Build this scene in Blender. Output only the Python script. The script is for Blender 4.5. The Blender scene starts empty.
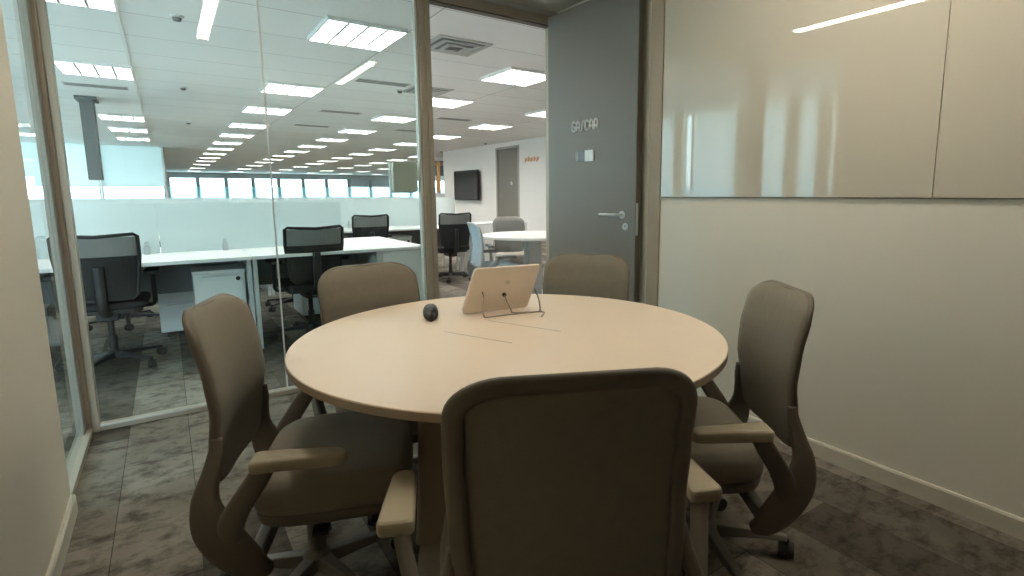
import bpy, bmesh, math, random
from mathutils import Vector, Matrix
random.seed(7)
C = bpy.context.scene.collection
PI = math.pi
S = bpy.context.scene

# ------------------------------------------------------------------ materials
def _nt(name):
    m = bpy.data.materials.new(name); m.use_nodes = True
    nt = m.node_tree; nt.nodes.clear()
    out = nt.nodes.new('ShaderNodeOutputMaterial')
    return m, nt, out
def mat(name, col, rough=.5, metal=0., var=.06, scale=8., bump=0., bscale=200., coat=0., spec=.5, sheen=0.):
    m, nt, out = _nt(name)
    N = nt.nodes.new; L = nt.links.new
    p = N('ShaderNodeBsdfPrincipled'); L(p.outputs[0], out.inputs[0])
    tc = N('ShaderNodeTexCoord'); ns = N('ShaderNodeTexNoise'); ns.inputs['Scale'].default_value = scale
    ns.inputs['Detail'].default_value = 3
    L(tc.outputs['Object'], ns.inputs['Vector'])
    r = N('ShaderNodeMix'); r.data_type = 'RGBA'
    r.inputs[6].default_value = (*[c*(1-var) for c in col], 1); r.inputs[7].default_value = (*[min(1, c*(1+var)) for c in col], 1)
    L(ns.outputs['Fac'], r.inputs[0]); L(r.outputs[2], p.inputs['Base Color'])
    p.inputs['Roughness'].default_value = rough; p.inputs['Metallic'].default_value = metal
    p.inputs['Coat Weight'].default_value = coat; p.inputs['Coat Roughness'].default_value = .0
    p.inputs['Specular IOR Level'].default_value = spec; p.inputs['Coat IOR'].default_value = 1.75
    if sheen: p.inputs['Sheen Weight'].default_value = sheen
    if bump:
        n2 = N('ShaderNodeTexNoise'); n2.inputs['Scale'].default_value = bscale; L(tc.outputs['Object'], n2.inputs['Vector'])
        b = N('ShaderNodeBump'); b.inputs['Strength'].default_value = bump; b.inputs['Distance'].default_value = .002
        L(n2.outputs['Fac'], b.inputs['Height']); L(b.outputs[0], p.inputs['Normal'])
    return m
def emis(name, col, st):
    m, nt, out = _nt(name)
    e = nt.nodes.new('ShaderNodeEmission'); e.inputs[0].default_value = (*col, 1); e.inputs[1].default_value = st
    tc = nt.nodes.new('ShaderNodeTexCoord'); ns = nt.nodes.new('ShaderNodeTexNoise'); ns.inputs['Scale'].default_value = 5
    mp = nt.nodes.new('ShaderNodeMapRange'); mp.inputs[3].default_value = st*.96; mp.inputs[4].default_value = st*1.04
    nt.links.new(tc.outputs['Object'], ns.inputs['Vector']); nt.links.new(ns.outputs['Fac'], mp.inputs[0]); nt.links.new(mp.outputs[0], e.inputs[1])
    nt.links.new(e.outputs[0], out.inputs[0]); return m
def glass(name, tint, refl=1.0):
    m, nt, out = _nt(name); N = nt.nodes.new; L = nt.links.new
    t = N('ShaderNodeBsdfTransparent'); t.inputs[0].default_value = (*tint, 1)
    g = N('ShaderNodeBsdfGlossy'); g.inputs['Roughness'].default_value = .0
    f = N('ShaderNodeFresnel'); f.inputs[0].default_value = 1.5
    geo = N('ShaderNodeNewGeometry'); sub = N('ShaderNodeMath'); sub.operation = 'SUBTRACT'; sub.inputs[0].default_value = 1
    L(geo.outputs['Backfacing'], sub.inputs[1])
    mu = N('ShaderNodeMath'); mu.operation = 'MULTIPLY'; L(f.outputs[0], mu.inputs[0]); L(sub.outputs[0], mu.inputs[1])
    m2 = N('ShaderNodeMath'); m2.operation = 'MULTIPLY'; m2.use_clamp = True; L(mu.outputs[0], m2.inputs[0]); m2.inputs[1].default_value = refl
    mx = N('ShaderNodeMixShader'); L(m2.outputs[0], mx.inputs[0]); L(t.outputs[0], mx.inputs[1]); L(g.outputs[0], mx.inputs[2])
    L(mx.outputs[0], out.inputs[0]); return m
def frosted(name, col, trans, alpha):
    m, nt, out = _nt(name); N = nt.nodes.new; L = nt.links.new
    d = N('ShaderNodeBsdfDiffuse'); d.inputs[0].default_value = (*col, 1)
    t = N('ShaderNodeBsdfTranslucent'); t.inputs[0].default_value = (*col, 1)
    a = N('ShaderNodeBsdfTransparent'); a.inputs[0].default_value = (*col, 1)
    x = N('ShaderNodeMixShader'); x.inputs[0].default_value = trans; L(d.outputs[0], x.inputs[1]); L(t.outputs[0], x.inputs[2])
    y = N('ShaderNodeMixShader'); y.inputs[0].default_value = alpha; L(x.outputs[0], y.inputs[1]); L(a.outputs[0], y.inputs[2])
    tc = N('ShaderNodeTexCoord'); ns = N('ShaderNodeTexNoise'); ns.inputs['Scale'].default_value = 3; L(tc.outputs['Object'], ns.inputs['Vector'])
    mp = N('ShaderNodeMapRange'); mp.inputs[3].default_value = max(0, alpha-.03); mp.inputs[4].default_value = alpha+.03
    L(ns.outputs['Fac'], mp.inputs[0]); L(mp.outputs[0], y.inputs[0])
    L(y.outputs[0], out.inputs[0]); return m
def carpet():
    m, nt, out = _nt('carpet_planks'); N = nt.nodes.new; L = nt.links.new
    p = N('ShaderNodeBsdfPrincipled'); L(p.outputs[0], out.inputs[0]); p.inputs['Roughness'].default_value = .95; p.inputs['Specular IOR Level'].default_value = .15
    tc = N('ShaderNodeTexCoord'); mp = N('ShaderNodeMapping'); L(tc.outputs['Object'], mp.inputs[0]); mp.inputs['Rotation'].default_value = (0, 0, PI/2)
    br = N('ShaderNodeTexBrick'); L(mp.outputs[0], br.inputs[0]); br.offset = .37
    br.inputs['Scale'].default_value = 1; br.inputs['Brick Width'].default_value = .98; br.inputs['Row Height'].default_value = .25
    br.inputs['Mortar Size'].default_value = .0015; br.inputs['Bias'].default_value = 0
    br.inputs['Color1'].default_value = (.10, .088, .072, 1); br.inputs['Color2'].default_value = (.29, .262, .22, 1); br.inputs['Mortar'].default_value = (.085, .075, .065, 1)
    # worn, distressed blotches stretched across the planks
    m2 = N('ShaderNodeMapping'); m2.inputs['Scale'].default_value = (9, 12, 1); L(tc.outputs['Object'], m2.inputs[0])
    n1 = N('ShaderNodeTexNoise'); n1.inputs['Scale'].default_value = 1; n1.inputs['Detail'].default_value = 8; n1.inputs['Roughness'].default_value = .7; L(m2.outputs[0], n1.inputs['Vector'])
    r1 = N('ShaderNodeValToRGB'); r1.color_ramp.elements[0].position = .36; r1.color_ramp.elements[0].color = (.42, .40, .38, 1); r1.color_ramp.elements[1].position = .54; r1.color_ramp.elements[1].color = (1, 1, 1, 1)
    L(n1.outputs['Fac'], r1.inputs[0])
    mu = N('ShaderNodeMix'); mu.data_type = 'RGBA'; mu.blend_type = 'MULTIPLY'; mu.inputs[0].default_value = 1; L(br.outputs['Color'], mu.inputs[6]); L(r1.outputs[0], mu.inputs[7])
    n3 = N('ShaderNodeTexNoise'); n3.inputs['Scale'].default_value = 1.7; n3.inputs['Detail'].default_value = 5; L(tc.outputs['Object'], n3.inputs['Vector'])
    r3 = N('ShaderNodeValToRGB'); r3.color_ramp.elements[0].position = .35; r3.color_ramp.elements[0].color = (.75, .72, .68, 1); r3.color_ramp.elements[1].position = .65; r3.color_ramp.elements[1].color = (1.15, 1.15, 1.15, 1)
    L(n3.outputs['Fac'], r3.inputs[0])
    m3 = N('ShaderNodeMix'); m3.data_type = 'RGBA'; m3.blend_type = 'MULTIPLY'; m3.inputs[0].default_value = 1; L(mu.outputs[2], m3.inputs[6]); L(r3.outputs[0], m3.inputs[7])
    L(m3.outputs[2], p.inputs['Base Color'])
    n2 = N('ShaderNodeTexNoise'); n2.inputs['Scale'].default_value = 400; L(tc.outputs['Object'], n2.inputs['Vector'])
    b = N('ShaderNodeBump'); b.inputs['Strength'].default_value = .5; b.inputs['Distance'].default_value = .003; L(n2.outputs['Fac'], b.inputs['Height']); L(b.outputs[0], p.inputs['Normal'])
    return m
def tiles():
    m, nt, out = _nt('ceiling_tiles'); N = nt.nodes.new; L = nt.links.new
    p = N('ShaderNodeBsdfPrincipled'); L(p.outputs[0], out.inputs[0]); p.inputs['Roughness'].default_value = .9
    tc = N('ShaderNodeTexCoord'); mp = N('ShaderNodeMapping'); mp.inputs['Location'].default_value = (.2, -.35, 0); L(tc.outputs['Object'], mp.inputs[0])
    br = N('ShaderNodeTexBrick'); L(mp.outputs[0], br.inputs[0]); br.offset = 0
    br.inputs['Scale'].default_value = 1; br.inputs['Brick Width'].default_value = 2.25; br.inputs['Row Height'].default_value = .82; br.inputs['Mortar Size'].default_value = .006
    br.inputs['Mortar Smooth'].default_value = .2
    br.inputs['Color1'].default_value = (.86, .86, .85, 1); br.inputs['Color2'].default_value = (.90, .90, .89, 1); br.inputs['Mortar'].default_value = (.42, .42, .42, 1)
    L(br.outputs['Color'], p.inputs['Base Color']); return m

M = {}
M['wall_cream'] = mat('wall_paint_cream', (.70, .64, .53), .75, var=.03, scale=2, bump=.1)
M['wall_dark'] = mat('wall_paint_dark', (.07, .065, .06), .8, var=.03, scale=2)
M['wall_lower'] = mat('wall_paint_warm_grey', (.74, .70, .60), .7, var=.03, scale=2, bump=.1)
M['board'] = mat('glass_writing_board', (.54, .50, .415), .6, var=.02, scale=1, coat=1., spec=.0)
M['white'] = mat('white_paint', (.80, .79, .76), .7, var=.02, scale=2)
M['white_wall'] = mat('office_white_wall', (.83, .80, .76), .75, var=.02, scale=1)
M['skirt'] = mat('baseboard_cream', (.62, .58, .48), .5, var=.03)
M['ceil'] = mat('plaster_ceiling', (.62, .60, .54), .8, var=.02)
M['bulk'] = mat('bulkhead_grey', (.48, .49, .48), .8, var=.03)
M['pillar'] = mat('pillar_grey_paint', (.19, .20, .20), .8, var=.02)
M['frame'] = mat('champagne_aluminium', (.40, .35, .28), .45, metal=.25, var=.04, scale=20)
M['frame_side'] = mat('brushed_grey_aluminium', (.30, .285, .25), .5, metal=.2, var=.04, scale=20)
M['frame_dark'] = mat('dark_gasket', (.10, .085, .07), .5)
M['frame_light'] = mat('light_glazing_bead', (.62, .62, .58), .4, metal=.2)
M['glass'] = glass('partition_glass', (.915, .972, .97), .8)
M['pane'] = glass('window_glass', (.93, .98, .99), .6)
M['door'] = mat('grey_laminate_door', (.20, .182, .155), .42, var=.03, scale=3)
M['door_edge'] = mat('brown_door_edge', (.13, .09, .06), .5)
M['shade_tan'] = mat('tan_wall_shade', (.34, .27, .19), .5)  # brownish wall shade next to the door, put into a flat colour
M['steel'] = mat('satin_steel', (.62, .62, .60), .28, metal=.9)
M['sign_white'] = mat('sign_white', (.93, .94, .92), .4)
M['sign_grey'] = mat('sign_grey', (.22, .26, .27), .4)
M['table'] = mat('cream_laminate_tabletop', (.83, .69, .55), .38, var=.02, scale=3, spec=.35)
M['table_edge'] = mat('tan_table_edge', (.36, .28, .20), .5, var=.03)
M['table_base'] = mat('tan_table_pedestal', (.44, .355, .26), .5, var=.03)
M['seam'] = mat('table_seam', (.30, .23, .17), .6)
M['ch_fab'] = mat('taupe_chair_fabric', (.215, .190, .140), .85, var=.08, scale=60, bump=.35, bscale=500, sheen=.15)
M['ch_mesh'] = mat('taupe_back_mesh', (.215, .190, .145), .85, var=.10, scale=40, bump=.5, bscale=420, sheen=.1)
M['ch_pl'] = mat('taupe_chair_plastic', (.150, .128, .098), .5, var=.04, scale=15)
M['ch_pad'] = mat('tan_armrest_plastic', (.37, .32, .225), .5, var=.04, scale=15)
M['base_pl'] = mat('grey_base_plastic', (.19, .17, .145), .5, var=.04)
M['black'] = mat('black_plastic', (.012, .012, .013), .5, var=.1)
M['wheel'] = mat('caster_rubber', (.03, .028, .026), .6, var=.1)
M['blk_fab'] = mat('black_mesh_fabric', (.016, .016, .017), .9, var=.1, scale=60, bump=.3, bscale=500)
M['see_mesh'] = frosted('see_through_mesh', (.36, .36, .35), .2, .45)
M['desk'] = mat('white_desktop', (.86, .85, .83), .4, var=.015)
M['desk_grey'] = mat('grey_modesty_panel', (.20, .21, .21), .6, var=.04)
M['desk_leg'] = mat('light_grey_metal', (.55, .57, .57), .4, metal=.1)
M['cab'] = mat('white_metal_cabinet', (.74, .75, .74), .45, var=.02)
M['screen'] = frosted('frosted_desk_screen', (.78, .83, .83), .5, .10)
M['film'] = frosted('frosted_window_film', (.72, .82, .84), .85, .05)
M['blind'] = frosted('roller_blind_white', (.86, .90, .90), .75, .04)
M['blind_dark'] = mat('roller_blind_dark', (.10, .15, .17), .8)
M['post'] = mat('window_post_grey', (.30, .33, .34), .6)
M['wood'] = mat('orange_wood_mullion', (.50, .27, .10), .5, var=.1, scale=12)
M['brown'] = mat('brown_header', (.20, .12, .08), .6)
M['tv'] = mat('tv_glossy_black', (.035, .037, .037), .08, var=.02, spec=.8)
M['lamp'] = emis('troffer_diffuser', (1., .965, .90), 15.0)
M['strip'] = emis('strip_lamp', (1., .92, .77), 21.0)
M['louver'] = mat('louver_metal', (.30, .31, .31), .4, metal=.3)
M['vent'] = mat('vent_grey', (.17, .175, .17), .6)
M['vent_l'] = mat('vent_light', (.45, .46, .44), .6)
M['tablet'] = mat('cream_tablet_shell', (.84, .75, .65), .4, var=.02)
M['tablet_glass'] = mat('tablet_screen', (.02, .02, .022), .1)
M['wire'] = mat('grey_wire', (.32, .27, .22), .4, metal=.5)
M['puck'] = mat('dark_remote', (.018, .015, .013), .38, var=.3, scale=30)
M['puck_l'] = mat('remote_button', (.12, .11, .10), .35)
M['box'] = mat('grey_sensor_shell', (.60, .57, .50), .5, var=.04)
M['carpet'] = carpet()
M['tiles'] = tiles()
M['orange'] = mat('orange_letters', (.75, .33, .10), .5)
M['blue_fab'] = mat('pale_blue_chair_fabric', (.30, .40, .45), .8, var=.05, scale=40)
M['blue_pl'] = mat('grey_blue_plastic', (.34, .38, .39), .5)
M['grey_fab'] = mat('mid_grey_chair_fabric', (.24, .235, .22), .85, var=.05, scale=40)
M['grey_pl'] = mat('warm_grey_plastic', (.42, .38, .34), .5)

# ------------------------------------------------------------------ mesh helpers
def obj(name, bm, m, parent=None, smooth=False, bevel=0, sub=0, angle=40, seg=2):
    me = bpy.data.meshes.new(name)
    bmesh.ops.recalc_face_normals(bm, faces=bm.faces)
    bm.to_mesh(me); bm.free()
    ms = m if isinstance(m, (list, tuple)) else [m]
    for q in ms: me.materials.append(q)
    if smooth:
        for p in me.polygons: p.use_smooth = True
    o = bpy.data.objects.new(name, me); C.objects.link(o)
    if parent: o.parent = parent
    if bevel:
        b = o.modifiers.new('bevel', 'BEVEL'); b.width = bevel; b.segments = seg; b.limit_method = 'ANGLE'; b.angle_limit = math.radians(angle)
        b.harden_normals = False
    if sub:
        s = o.modifiers.new('subsurf', 'SUBSURF'); s.levels = sub; s.render_levels = sub
    return o
def B(): return bmesh.new()
def box(bm, x0, x1, y0, y1, z0, z1, mi=0, mtx=None):
    vs = [bm.verts.new((x, y, z)) for x in (x0, x1) for y in (y0, y1) for z in (z0, z1)]
    for f in ((0, 1, 3, 2), (4, 6, 7, 5), (0, 4, 5, 1), (2, 3, 7, 6), (0, 2, 6, 4), (1, 5, 7, 3)):
        bm.faces.new([vs[i] for i in f]).material_index = mi
    if mtx is not None:
        bmesh.ops.transform(bm, matrix=mtx, verts=vs)
    return vs
def rings(bm, R, closed=True, caps=True):
    V = [[bm.verts.new(p) for p in r] for r in R]
    n = len(V[0])
    for a, b in zip(V, V[1:]):
        for i in range(n if closed else n-1):
            j = (i+1) % n
            bm.faces.new((a[i], a[j], b[j], b[i]))
    if caps:
        bm.faces.new(V[0][::-1]); bm.faces.new(V[-1])
    return V
def lathe(bm, prof, seg=24, c=(0, 0, 0)):
    R = [[(c[0]+r*math.cos(2*PI*i/seg), c[1]+r*math.sin(2*PI*i/seg), c[2]+z) for i in range(seg)] for r, z in prof]
    rings(bm, R)
def cyl(bm, p, q, r0, r1=None, seg=16):
    tube(bm, [p, q], [r0, r0 if r1 is None else r1], seg)
def tube(bm, pts, r, seg=10, loop=False, sx=1., up=None):
    pts = [Vector(p) for p in pts]; n = len(pts)
    rr = r if isinstance(r, (list, tuple)) else [r]*n
    R = []; prev = None
    for i, p in enumerate(pts):
        if loop: t = (pts[(i+1) % n]-pts[i-1])
        else: t = pts[min(i+1, n-1)]-pts[max(i-1, 0)]
        t.normalize()
        if prev is None:
            a = Vector(up) if up else (Vector((0, 0, 1)) if abs(t.z) < .9 else Vector((1, 0, 0)))
            u = (a - t*a.dot(t)).normalized()
        else: u = (prev - t*prev.dot(t)).normalized()
        prev = u; v = t.cross(u)
        R.append([p+u*rr[i]*math.cos(2*PI*k/seg)+v*rr[i]*sx*math.sin(2*PI*k/seg) for k in range(seg)])
    if loop:
        V = [[bm.verts.new(p) for p in r_] for r_ in R]
        for i in range(n):
            a, b = V[i], V[(i+1) % n]
            for k in range(seg):
                j = (k+1) % seg; bm.faces.new((a[k], a[j], b[j], b[k]))
    else: rings(bm, R)
def cr(pts, k=5, closed=True):
    out = []; n = len(pts)
    for i in range(n if closed else n-1):
        if closed: p0, p1, p2, p3 = [Vector(pts[(i+d) % n]) for d in (-1, 0, 1, 2)]
        else: p0, p1, p2, p3 = [Vector(pts[min(max(i+d, 0), n-1)]) for d in (-1, 0, 1, 2)]
        for s in range(k):
            t = s/k
            out.append(.5*((2*p1)+(-p0+p2)*t+(2*p0-5*p1+4*p2-p3)*t*t+(-p0+3*p1-3*p2+p3)*t**3))
    if not closed: out.append(Vector(pts[-1]))
    return out
def rrect(x0, x1, y0, y1, r, k=5):
    P = []
    for cx, cy, a in ((x1-r, y1-r, 0), (x0+r, y1-r, 90), (x0+r, y0+r, 180), (x1-r, y0+r, 270)):
        for i in range(k+1):
            t = math.radians(a+90*i/k); P.append((cx+r*math.cos(t), cy+r*math.sin(t)))
    return P
def slab(bm, poly, z0, z1):
    rings(bm, [[(x, y, z0) for x, y in poly], [(x, y, z1) for x, y in poly]])
def slabY(bm, poly, y0, y1):   # poly in x,z
    rings(bm, [[(x, y0, z) for x, z in poly], [(x, y1, z) for x, z in poly]])
def slabX(bm, poly, x0, x1):   # poly in y,z
    rings(bm, [[(x0, y, z) for y, z in poly], [(x1, y, z) for y, z in poly]])
def tag(o, label=None, cat=None, group=None, kind=None):
    if label: o['label'] = label
    if cat: o['category'] = cat
    if group: o['group'] = group
    if kind: o['kind'] = kind
    return o
def thing(name, label, cat, loc=(0, 0, 0), rz=0, group=None):
    o = bpy.data.objects.new(name, None); C.objects.link(o); o.empty_display_size = .1
    o.location = loc; o.rotation_euler = (0, 0, rz)
    return tag(o, label, cat, group)
def struct(name, bm, m, parent=None, label=None, cat=None, **k):
    o = obj(name, bm, m, parent, **k)
    if parent is None: tag(o, label, cat, None, 'structure')
    return o
KIDS = {}
def copy_tree(o, parent=None, loc=None, rz=None, label=None, group=None):
    c = o.copy(); C.objects.link(c)
    if parent: c.parent = parent
    if loc is not None: c.location = loc
    if rz is not None: c.rotation_euler = (0, 0, rz)
    if label: c['label'] = label
    if group: c['group'] = group
    for ch in [q for q in ALL() if q.parent == o]: copy_tree(ch, c)
    if loc is not None: c.scale = (1, 1, 1)
    return c
def ALL(): return list(C.objects)

# ------------------------------------------------------------------ setting: meeting room
RX = 2.343; LX = -.388; GY = 3.52; CZ = 2.56; OZ = 2.75
bm = B(); box(bm, -4.3, 21, -2.6, 46, -.05, 0); struct('floor', bm, M['carpet'], label='grey brown carpet planks with worn patches', cat='floor')
bm = B(); box(bm, LX, 2.54, -1.7, 3.49, CZ, CZ+.04); struct('ceiling', bm, M['ceil'], label='plain plaster ceiling of the small meeting room', cat='ceiling')
bm = B(); box(bm, -4.3, 21, -2.6, 46, OZ, OZ+.05); struct('ceiling', bm, M['tiles'], label='pale grey tiled ceiling of the open office', cat='ceiling')
bm = B(); box(bm, -.485, LX, -1.7, 2.62, 0, OZ); struct('wall_left', bm, M['wall_cream'], bevel=.004, label='cream painted wall at the left edge', cat='wall')
bm = B(); box(bm, RX, RX+.30, -1.7, 2.30, 0, OZ); box(bm, 2.54, RX+.30, 2.30, 3.6, 0, OZ); struct('wall_right', bm, M['wall_lower'], label='warm grey painted wall on the right', cat='wall')
bm = B(); box(bm, -.485, RX+.30, -1.8, -1.7, 0, OZ); struct('wall_back', bm, M['wall_dark'], label='dark wall behind the camera', cat='wall')
bm = B(); slabY(bm, [(RX-.014, 0), (RX-.014, .066), (RX-.009, .074), (RX, .074), (RX, 0)], -1.7, 2.299)
struct('baseboard_right', bm, M['skirt'], label='cream baseboard under the right wall', cat='baseboard')
bm = B(); slabY(bm, [(LX+.014, 0), (LX+.014, .066), (LX+.009, .074), (LX, .074), (LX, 0)], -1.7, 2.62)
struct('baseboard_left', bm, M['skirt'], label='cream baseboard under the left wall', cat='baseboard')
# glossy glass writing boards, two panels
for (y0, y1, lb) in ((.832, 2.2, 'glossy beige glass writing board next to the open grey door'), (-.54, .826, 'glossy beige glass writing board at the right edge of the photo')):
    t = thing('glass_board', lb, 'writing board', (RX, (y0+y1)/2, 1.182))
    h = (y1-y0)/2
    bm = B(); box(bm, -.008, -.0005, -h, h, 0, 1.33); obj('board_panel', bm, M['board'], t, bevel=.001)
    bm = B(); box(bm, -.0095, -.0005, -h, h, -.004, -.0005); obj('bottom_edge', bm, M['frame_dark'], t)
# tan strip added to colour in the shade on the wall beside the door
bm = B(); box(bm, RX-.012, RX, 2.205, 2.30, 0, CZ); struct('shade_strip', bm, M['shade_tan'], bevel=.003, label='tan strip added as wall shade between writing board and door', cat='trim')

# ------------------------------------------------------------------ front glass partition
W = thing('window_1', 'large clear glass partition with champagne aluminium frame', 'glass partition', (0, GY, 0)); W['kind'] = 'structure'
def prof_post(bm, x0, x1, z0, z1, yd=.035):
    w = x1-x0
    # stepped aluminium profile: flat face with two grooves
    P = [(x0, yd), (x0, -yd*.55), (x0+w*.12, -yd*.55), (x0+w*.14, -yd), (x0+w*.52, -yd), (x0+w*.54, -yd*.8), (x0+w*.60, -yd*.8), (x0+w*.62, -yd), (x1, -yd), (x1, yd)]
    slab(bm, P, z0, z1)
bm = B(); box(bm, -.372, .506, -.005, .005, .03, 2.45); obj('pane', bm, M['glass'], W)
bm = B(); box(bm, .514, 1.412, -.005, .005, .03, 2.45); obj('pane', bm, M['glass'], W)
bm = B(); box(bm, .506, .514, -.0055, .0055, .03, 2.45); obj('joint_strip', bm, M['frame_light'], W)
bm = B(); prof_post(bm, 1.418, 1.505, 0, 2.45); obj('mullion', bm, M['frame'], W, bevel=.002)
bm = B(); box(bm, 1.406, 1.418, -.022, .022, 0, 2.45); obj('glazing_bead', bm, M['frame_light'], W)
bm = B(); prof_post(bm, -.445, -.372, 0, 2.45); obj('corner_post', bm, M['frame'], W, bevel=.002)
bm = B(); box(bm, -.372, 1.406, -.028, .028, 0, .03); obj('bottom_rail', bm, M['frame'], W, bevel=.002)
bm = B(); box(bm, -.372, 1.406, -.031, -.026, .024, .034); obj('bottom_bead', bm, M['frame_light'], W)
bm = B(); box(bm, -.445, 2.54, -.035, .035, 2.455, 2.52); box(bm, -.445, 2.54, -.03, -.02, 2.52, 2.53); obj('top_rail', bm, M['frame'], W, bevel=.002)
bm = B(); box(bm, 1.505, 2.47, -.03, .03, 2.445, 2.4549, 0); obj('gasket', bm, M['frame_dark'], W)
bm = B(); box(bm, 2.47, 2.539, -.04, .04, 0, 2.455); obj('door_jamb', bm, M['frame'], W, bevel=.003)
bm = B(); box(bm, -.485, 2.6, 3.49, 3.55, 2.52, OZ); struct('wall_front', bm, M['bulk'], label='bulkhead above the glass partition', cat='wall')
# side glass
W2 = thing('window_2', 'narrow glass side panel between cream wall and corner post', 'glass partition', (-.43, 3.05, 0)); W2['kind'] = 'structure'
bm = B(); box(bm, -.005, .005, -.43, .42, .03, 2.45); obj('pane', bm, M['glass'], W2)
bm = B(); box(bm, -.03, .03, -.43, .435, 0, .03); obj('bottom_rail', bm, M['frame'], W2, bevel=.002)
bm = B(); box(bm, -.03, .03, -.43, .435, 2.45, 2.515); obj('top_rail', bm, M['frame'], W2, bevel=.002)
bm = B(); box(bm, -.022, .008, .34, .435, .03, 2.45); obj('side_post', bm, M['frame_side'], W2, bevel=.003)
bm = B(); box(bm, -.485, LX, 2.62, 3.48, 2.515, OZ); struct('wall_side', bm, M['bulk'], label='bulkhead above the narrow side glass', cat='wall')

# ------------------------------------------------------------------ door leaf, opened against the right wall
DRZ = math.atan2(.04, .915)
def dpos(x, y, z): return (2.46+x*math.cos(DRZ)-y*math.sin(DRZ), 2.535+x*math.sin(DRZ)+y*math.cos(DRZ), z)
D = thing('door_1', 'open grey door with room name letters and lever handle', 'door', (2.46, 2.535, 0), DRZ); D['kind'] = 'structure'
bm = B(); box(bm, 0, .045, 0, .915, .008, 2.492); obj('door_leaf', bm, M['door'], D, bevel=.002)
bm = B(); box(bm, .003, .046, -.003, .0005, .008, 2.492); obj('door_edge', bm, M['door_edge'], D)
bm = B(); box(bm, .004, .022, -.0055, -.003, .93, 1.14); obj('lock_faceplate', bm, M['frame_light'], D)
# hinges
for z in (.3, 1.2, 2.1):
    bm = B(); cyl(bm, (.03, .925, z-.05), (.03, .925, z+.05), .009); obj('hinge', bm, M['steel'], D)
# handle: rose, neck, lever
bm = B(); cyl(bm, (-.008, .115, 1.062), (.001, .115, 1.062), .026, seg=24); hr = obj('handle_rose', bm, M['steel'], D, bevel=.002)
bm = B(); tube(bm, cr([(-.004, .115, 1.062), (-.03, .115, 1.062), (-.048, .122, 1.062), (-.052, .145, 1.062), (-.052, .285, 1.060)], 5, False), .0095, 12)
obj('handle_lever', bm, M['steel'], hr, smooth=True)
bm = B(); cyl(bm, (-.007, .085, .985), (.001, .085, .985), .024, seg=24); kr = obj('lock_rose', bm, M['steel'], D, bevel=.002)
bm = B(); slabX(bm, [(.085+.005*math.cos(a), .988+.005*math.sin(a)) for a in [i*PI/5 for i in range(10)]], -.0085, -.0065); obj('keyhole', bm, M['black'], kr)
# room name, monoline raised letters: the reader sees y decreasing to the right
SG = thing('room_name_sign', 'raised white room name letters on the grey door', 'sign', dpos(0, .632, 1.640), DRZ)
def stroke_letter(name, strokes, x0, w, h, parent):
    bm = B()
    for st in strokes:
        pts = [(-.006, -(x0+a*w), b*h) for a, b in st]
        tube(bm, pts, .0062, 8, up=(1, 0, 0))
    obj(name, bm, M['sign_white'], parent, smooth=True)
arc = lambda cx, cy, rx, ry, a0, a1, n=8: [(cx+rx*math.cos(math.radians(a0+(a1-a0)*i/n)), cy+ry*math.sin(math.radians(a0+(a1-a0)*i/n))) for i in range(n+1)]
G_ = [arc(.5, .72, .5, .28, 20, 180, 8)+[(0, .3)]+arc(.5, .28, .5, .28, 180, 360, 8)+[(1, .5), (.55, .5)]]
A_ = [[(0, 0), (0, .65)]+arc(.5, .65, .5, .35, 180, 0, 8)+[(1, 0)], [(0, .38), (1, .38)]]
S_ = [[(-.15, .0), (.15, .02), (.35, .15), (.6, .85), (.8, .98), (1.1, 1.0)]]
C_ = [arc(.5, .70, .5, .30, 25, 180, 8)+[(0, .3)]+arc(.5, .30, .5, .30, 180, 335, 8)]
R_ = [[(0, 0), (0, .65)]+arc(.5, .65, .5, .35, 180, 0, 8)+[(1, .42), (.9, .38), (0, .38)], [(.55, .38), (1, .2), (1, 0)]]
for i, (nm, st) in enumerate((('letter_g', G_), ('letter_a', A_), ('letter_s', S_), ('letter_c', C_), ('letter_a', A_), ('letter_r', R_))):
    stroke_letter(nm, st, .008+i*.0465, .031, .068, SG)
ST = thing('status_slider', 'small slider plate with white tab under the room name', 'sign', dpos(0, .588, 1.430), DRZ)
bm = B(); box(bm, -.006, 0, -.195, 0, 0, .068); obj('plate', bm, M['sign_grey'], ST, bevel=.002)
bm = B(); box(bm, -.013, -.006, -.193, -.105, -.004, .074); obj('white_tab', bm, M['sign_white'], ST, bevel=.002)
bm = B(); box(bm, -.010, -.006, -.036, -.002, .0, .068); obj('pale_end', bm, M['vent_l'], ST, bevel=.002)

# ceiling strip lamps of the meeting room
for (x, y0, y1, lb) in ((.37, 1.42, 2.62, 'slim white strip lamp on meeting room ceiling, seen mirrored in the glass'), (1.80, .12, 1.45, 'second slim strip lamp on meeting room ceiling near the right wall')):
    t = thing('strip_lamp', lb, 'ceiling lamp', (x, (y0+y1)/2, CZ))
    h = (y1-y0)/2
    bm = B(); box(bm, -.05, .05, -h, h, -.055, -.0005); obj('housing', bm, M['white'], t, bevel=.002)
    bm = B(); box(bm, -.042, .042, -h+.008, h-.008, -.059, -.0552); obj('diffuser', bm, M['strip'], t)

# grey sensor box mounted on the far side of the glass beside the mullion
t = thing('wall_panel_device', 'rounded grey device mounted on the glass beside the mullion', 'device', (1.325, GY, 1.215))
bm = B(); slabY(bm, rrect(-.095, .075, 0, .2, .022), .009, .05); obj('shell', bm, M['box'], t, bevel=.004)
bm = B(); slabY(bm, rrect(-.105, .07, -.004, .205, .024), .05, .066); obj('front_plate', bm, M['sign_white'], t, bevel=.004)
bm = B(); slabY(bm, rrect(-.09, .07, .005, .195, .02), .0055, .009); obj('mounting_pad', bm, M['box'], t)

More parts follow.
